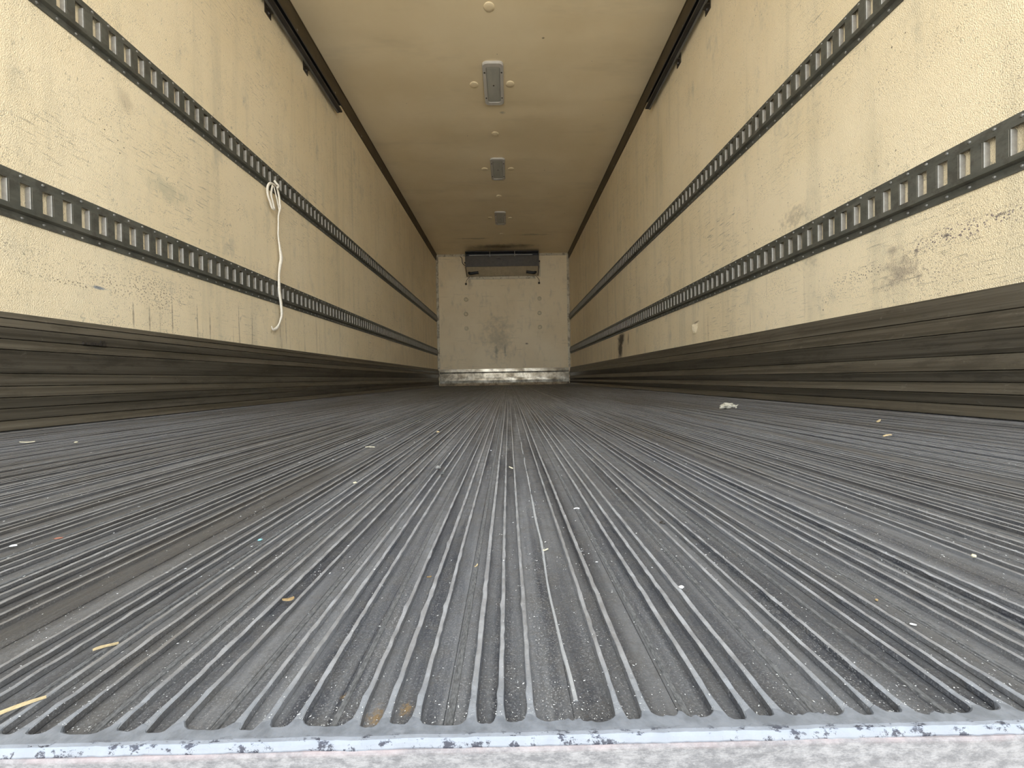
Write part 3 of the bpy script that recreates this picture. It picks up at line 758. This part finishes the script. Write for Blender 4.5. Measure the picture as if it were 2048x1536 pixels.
# ------------------------------------------------------------------ litter on the floor
def solid_mat(name, c, c2=None):
    return metal_mat(name, c, c2 or tuple(q*0.75 for q in c), 0.75, 0.0, 1, 300, 0.2)
M_paper = solid_mat('grey_white_tissue', (0.42, 0.39, 0.31))
M_grit = solid_mat('pale_grit', (0.55, 0.55, 0.53))
M_woodc = solid_mat('pale_wood', (0.48, 0.37, 0.20))
M_leafc = solid_mat('dry_leaf', (0.30, 0.20, 0.085))
M_stone = solid_mat('grey_stone', (0.17, 0.165, 0.15))
M_stone_d = solid_mat('dark_stone', (0.06, 0.06, 0.055))
M_flake = solid_mat('cream_flake', (0.52, 0.47, 0.33))
M_white = solid_mat('white_flake', (0.80, 0.80, 0.77))
M_teal = solid_mat('teal_plastic', (0.22, 0.48, 0.50))
M_red = solid_mat('rust_flake', (0.34, 0.13, 0.08))

def floor_z(x, r=0.0):
    return 0.0 if min(abs(x-q) for q in all_ribs) < 0.0019 + r*0.5 else -RH
def chip(name, x, y, L_, w, h, ang, mat, label, cat, group=None, seed=0, kinds='chip'):
    r = random.Random(seed*17+5); mb = MB()
    if kinds == 'pebble':
        bmv = []
        import bmesh
        bm = bmesh.new(); bmesh.ops.create_icosphere(bm, subdivisions=2, radius=1)
        for q in bm.verts:
            k = 1 + 0.35*mnoise.noise(q.co*1.3 + Vector((seed, 0, 0))) + 0.12*mnoise.noise(q.co*3 + Vector((seed, 4, 0)))
            q.co = Vector((q.co.x*k*L_/2, q.co.y*k*w/2, q.co.z*k*h/2 + h/2))
        me = bpy.data.meshes.new(name); bm.to_mesh(me); bm.free()
        mz = min(q.co.z for q in me.vertices)
        for q in me.vertices: q.co.z -= mz
    else:
        n = 7; v = []; f = []
        for i in range(n):
            u = i/(n-1) - 0.5; ww = w/2*(1 - 0.5*abs(2*u)**2.5)*r.uniform(0.8, 1.15); c = h*1.2*math.sin(u*3+seed)*0.5 + h*0.6
            bx_ = w*0.4*math.sin(u*2.4+seed)
            v += [(u*L_, bx_-ww, c-h*0.4), (u*L_, bx_-ww*0.8, c+h*0.4), (u*L_, bx_+ww*0.8, c+h*0.5), (u*L_, bx_+ww, c-h*0.4)]
        for i in range(n-1):
            for k in range(4): f.append((i*4+k, (i+1)*4+k, (i+1)*4+(k+1) % 4, i*4+(k+1) % 4))
        f += [(3, 2, 1, 0), tuple((n-1)*4+k for k in range(4))]
        mz = min(p[2] for p in v); v = [(p[0], p[1], p[2]-mz) for p in v]
        me = mesh(name, v, f)
    z = floor_z(x, L_*abs(math.cos(ang)) + w)
    return obj(name, me, mat, None, (x, y, z), (0, 0, ang), label, cat, group)

PI = math.pi
chip('pebble', -0.0178, 0.510, 0.007, 0.006, 0.0045, 0.3, M_stone, 'rough grey pebble lying beside a darker one', 'pebble', None, 1, 'pebble')
chip('pebble', -0.0067, 0.477, 0.0055, 0.0048, 0.0040, 0.9, M_stone_d, 'blackish pebble lying beside a rough grey one', 'pebble', None, 2, 'pebble')
chip('flake', -0.0986, 0.445, 0.0045, 0.0032, 0.002, 0.5, M_flake, 'yellowish crumb near the pebbles on the ribbed floor', 'crumb', None, 3, 'pebble')
chip('leaf_scrap', -0.0429, 0.2084, 0.0052, 0.0022, 0.0009, 0.9, M_leafc, 'torn brown dry leaf scrap in a groove', 'leaf scrap', None, 4)
chip('plastic_bit', -0.1105, 0.2942, 0.0028, 0.0018, 0.0014, 0.4, M_teal, 'tiny teal plastic bit in a groove', 'plastic bit', None, 5, 'pebble')
chip('wood_splinter', 0.9239, 0.912, 0.014, 0.005, 0.003, 0.1, M_woodc, 'short pale wood splinter lying by the speckled wall', 'splinter', None, 6)
chip('wood_splinter', 0.7448, 0.7026, 0.016, 0.0045, 0.002, -0.1, M_woodc, 'slim pale wood splinter farther out from the speckled wall', 'splinter', None, 7)
chip('straw', -0.1018, 0.1397, 0.0165, 0.0014, 0.0009, 0.85, M_woodc, 'golden straw lying at the sill plate', 'straw', None, 8)
chip('straw', -0.1054, 0.1765, 0.0080, 0.0012, 0.0009, 0.95, M_woodc, 'short dull straw in a groove behind the sill straw', 'straw', None, 9)
chip('wood_splinter', 0.0255, 0.2339, 0.0030, 0.0007, 0.0006, 0.9, M_leafc, 'tiny brown splinter in a narrow groove', 'splinter', None, 10)
chip('wood_splinter', 0.052, 0.2468, 0.0034, 0.0009, 0.0007, 1.1, M_woodc, 'tiny tan splinter on a gritty joint', 'splinter', None, 11)
chip('straw', 0.0971, 0.2675, 0.0036, 0.0009, 0.0008, -0.1, M_flake, 'pale straw bit lying across the filler smear', 'straw', None, 12)
chip('flake', 0.1648, 0.2119, 0.0030, 0.0024, 0.0012, 0.4, M_white, 'white crumb stuck on a rib', 'crumb', None, 13, 'pebble')
chip('flake', 0.3553, 0.2397, 0.0030, 0.0022, 0.0022, 0.2, M_flake, 'blocky cream crumb in a wide dark groove', 'crumb', None, 14, 'pebble')
chip('flake', -0.2806, 0.2866, 0.0040, 0.0020, 0.0014, 0.4, M_white, 'bright white flake beside a rust-red flake', 'flake', None, 15, 'pebble')
chip('flake', -0.2700, 0.3056, 0.0050, 0.0026, 0.0012, 0.6, M_red, 'rust-red flake beside a bright white one', 'flake', None, 16, 'pebble')
chip('straw', -0.9112, 0.8248, 0.022, 0.0035, 0.002, 0.5, M_flake, 'curved pale straw near the string-side scuff board', 'straw', None, 17)
chip('flake', -0.7916, 0.8049, 0.006, 0.004, 0.003, 0.2, M_flake, 'pale crumb between straw and string-side ribs', 'crumb', None, 18, 'pebble')
chip('flake', -0.0804, 0.8661, 0.0065, 0.004, 0.003, 0.2, M_woodc, 'orange-tan crumb lying beyond the pebbles', 'crumb', None, 19, 'pebble')
chip('wood_splinter', 0.1322, 0.3507, 0.0050, 0.0010, 0.0008, -0.3, M_white, 'thin whitish splinter by a gritty joint', 'splinter', None, 20)
chip('straw', -0.165, 0.6857, 0.016, 0.0018, 0.001, 0.15, M_flake, 'faint pale straw beyond the yellowish crumb', 'straw', None, 21)
chip('wood_splinter', 0.0754, 0.5051, 0.0055, 0.0018, 0.0012, -0.2, M_flake, 'pale splinter beside the wide groove', 'splinter', None, 22)
chip('flake', 0.2593, 0.2003, 0.0016, 0.0012, 0.0009, 0.2, M_leafc, 'tiny amber crumb among white grit', 'crumb', None, 23, 'pebble')
chip('flake', 0.2574, 0.1801, 0.0026, 0.0012, 0.0008, -0.5, M_white, 'small white flake lying in a groove near the sill', 'flake', None, 24, 'pebble')
# little dark ring
rb = MB(); rb.tube([(0.0021*math.cos(a*PI/8), 0.0021*math.sin(a*PI/8), 0.0004) for a in range(15)], 0.0004, 6)
obj('wire_ring', rb.mesh('wire_ring', True), M_dark, None, (0.1942, 0.3135, -RH), None, 'tiny open black wire ring in a groove', 'ring')
# crumpled tissue scrap
import bmesh
bm = bmesh.new(); bmesh.ops.create_icosphere(bm, subdivisions=4, radius=1)
for q in bm.verts:
    n0 = q.co.copy()
    k = 1 + 0.45*mnoise.noise(n0*1.6 + Vector((2, 0, 0))) - 0.30*abs(mnoise.noise(n0*3.1 + Vector((0, 5, 0)))) + 0.10*mnoise.noise(n0*7)
    q.co = Vector((n0.x*k*0.021 + 0.004*n0.z, n0.y*k*0.014, n0.z*k*0.010))
bmesh.ops.translate(bm, verts=bm.verts, vec=(0, 0, -min(q.co.z for q in bm.verts)))
me = bpy.data.meshes.new('tissue_scrap'); bm.to_mesh(me); bm.free()
T = obj('tissue_scrap', me, M_paper, None, (0.808, 1.3365, 0.0), None, 'crumpled whitish tissue scrap lying toward the speckled wall', 'tissue')
for nm_, pts, r_ in (('twisted_corner', [(0.012, -0.004, 0.010), (0.022, -0.008, 0.009), (0.026, -0.009, 0.012), (0.033, -0.006, 0.014)], [.004, .003, .0022, .0012]),
                     ('twisted_corner', [(0.020, -0.006, 0.010), (0.024, -0.010, 0.006), (0.020, -0.013, 0.0035)], [.0025, .002, .0015]),
                     ('twisted_corner', [(-0.012, -0.002, 0.008), (-0.022, -0.004, 0.006), (-0.029, -0.005, 0.003)], [.006, .0045, .002])):
    P = spline(pts, 5); R = [r_[min(int(i/len(P)*len(r_)), len(r_)-1)] for i in range(len(P))]
    mb = MB(); mb.tube(P, R, 7); obj(nm_, mb.mesh(nm_), M_paper, T)

# pale grit: nobody could count it
gr = random.Random(21); gb = MB()
def grain(x, y, s):
    z = floor_z(x); e = gr.uniform(0.5, 1.0); a = gr.uniform(0, PI); l_ = s*gr.choice((1, 1, 1.3, 2.2))
    ca, sa = math.cos(a), math.sin(a)
    def P(u, w, h): return (x + u*ca - w*sa, y + u*sa + w*ca, z + h)
    gb.add([P(l_, 0, s*.2), P(0, s, s*.3), P(-l_, 0, s*.2), P(0, -s, s*.25), P(s*.2, s*.1, s*e)], [(0, 1, 4), (1, 2, 4), (2, 3, 4), (3, 0, 4)])
for i in range(13000):
    y = 0.134 + 0.9*gr.random()**2.2
    x = 0.074 + gr.uniform(-1.35, 1.35)*max(y, 0.12)
    if abs(x) > W/2-0.06: continue
    den = 0.5 + 0.9*mnoise.noise(Vector((x*22, y*5, 3)))
    if gr.random() > den: continue
    grain(x, y, (0.00009 + 0.00020*gr.random()**4)*(1 + 1.6*(y-0.13)))
for i in range(2600):                           # gathered along the plank joints
    sx = gr.choice([q for q in seams if abs(q - 0.074) < 0.5]); y = 0.14 + 0.8*gr.random()**1.6
    if mnoise.noise(Vector((sx*90, y*9, 1))) < -0.05: continue
    grain(sx + gr.gauss(0.001, 0.0012), y, (0.00010 + 0.00018*gr.random()**2)*(1 + 1.2*y))
for i in range(7000):
    y = 0.24 + 0.9*gr.random()**1.5; x = 0.074 + gr.uniform(-1.3, 1.3)*y
    if abs(x) > W/2-0.06: continue
    if gr.random() > 0.45 + 1.0*mnoise.noise(Vector((x*14, y*4, 7))): continue
    grain(x, y, 0.00018 + 0.0004*gr.random()**4)
for i in range(2500):
    y = gr.uniform(0.5, 5.5); x = gr.uniform(-W/2+0.06, W/2-0.06)
    grain(x, y, 0.0004 + 0.0011*gr.random()**3)
obj('grit', gb.mesh('grit'), M_grit, None, label='fine pale grit scattered over the ribbed floor', cat='grit', kind='stuff')
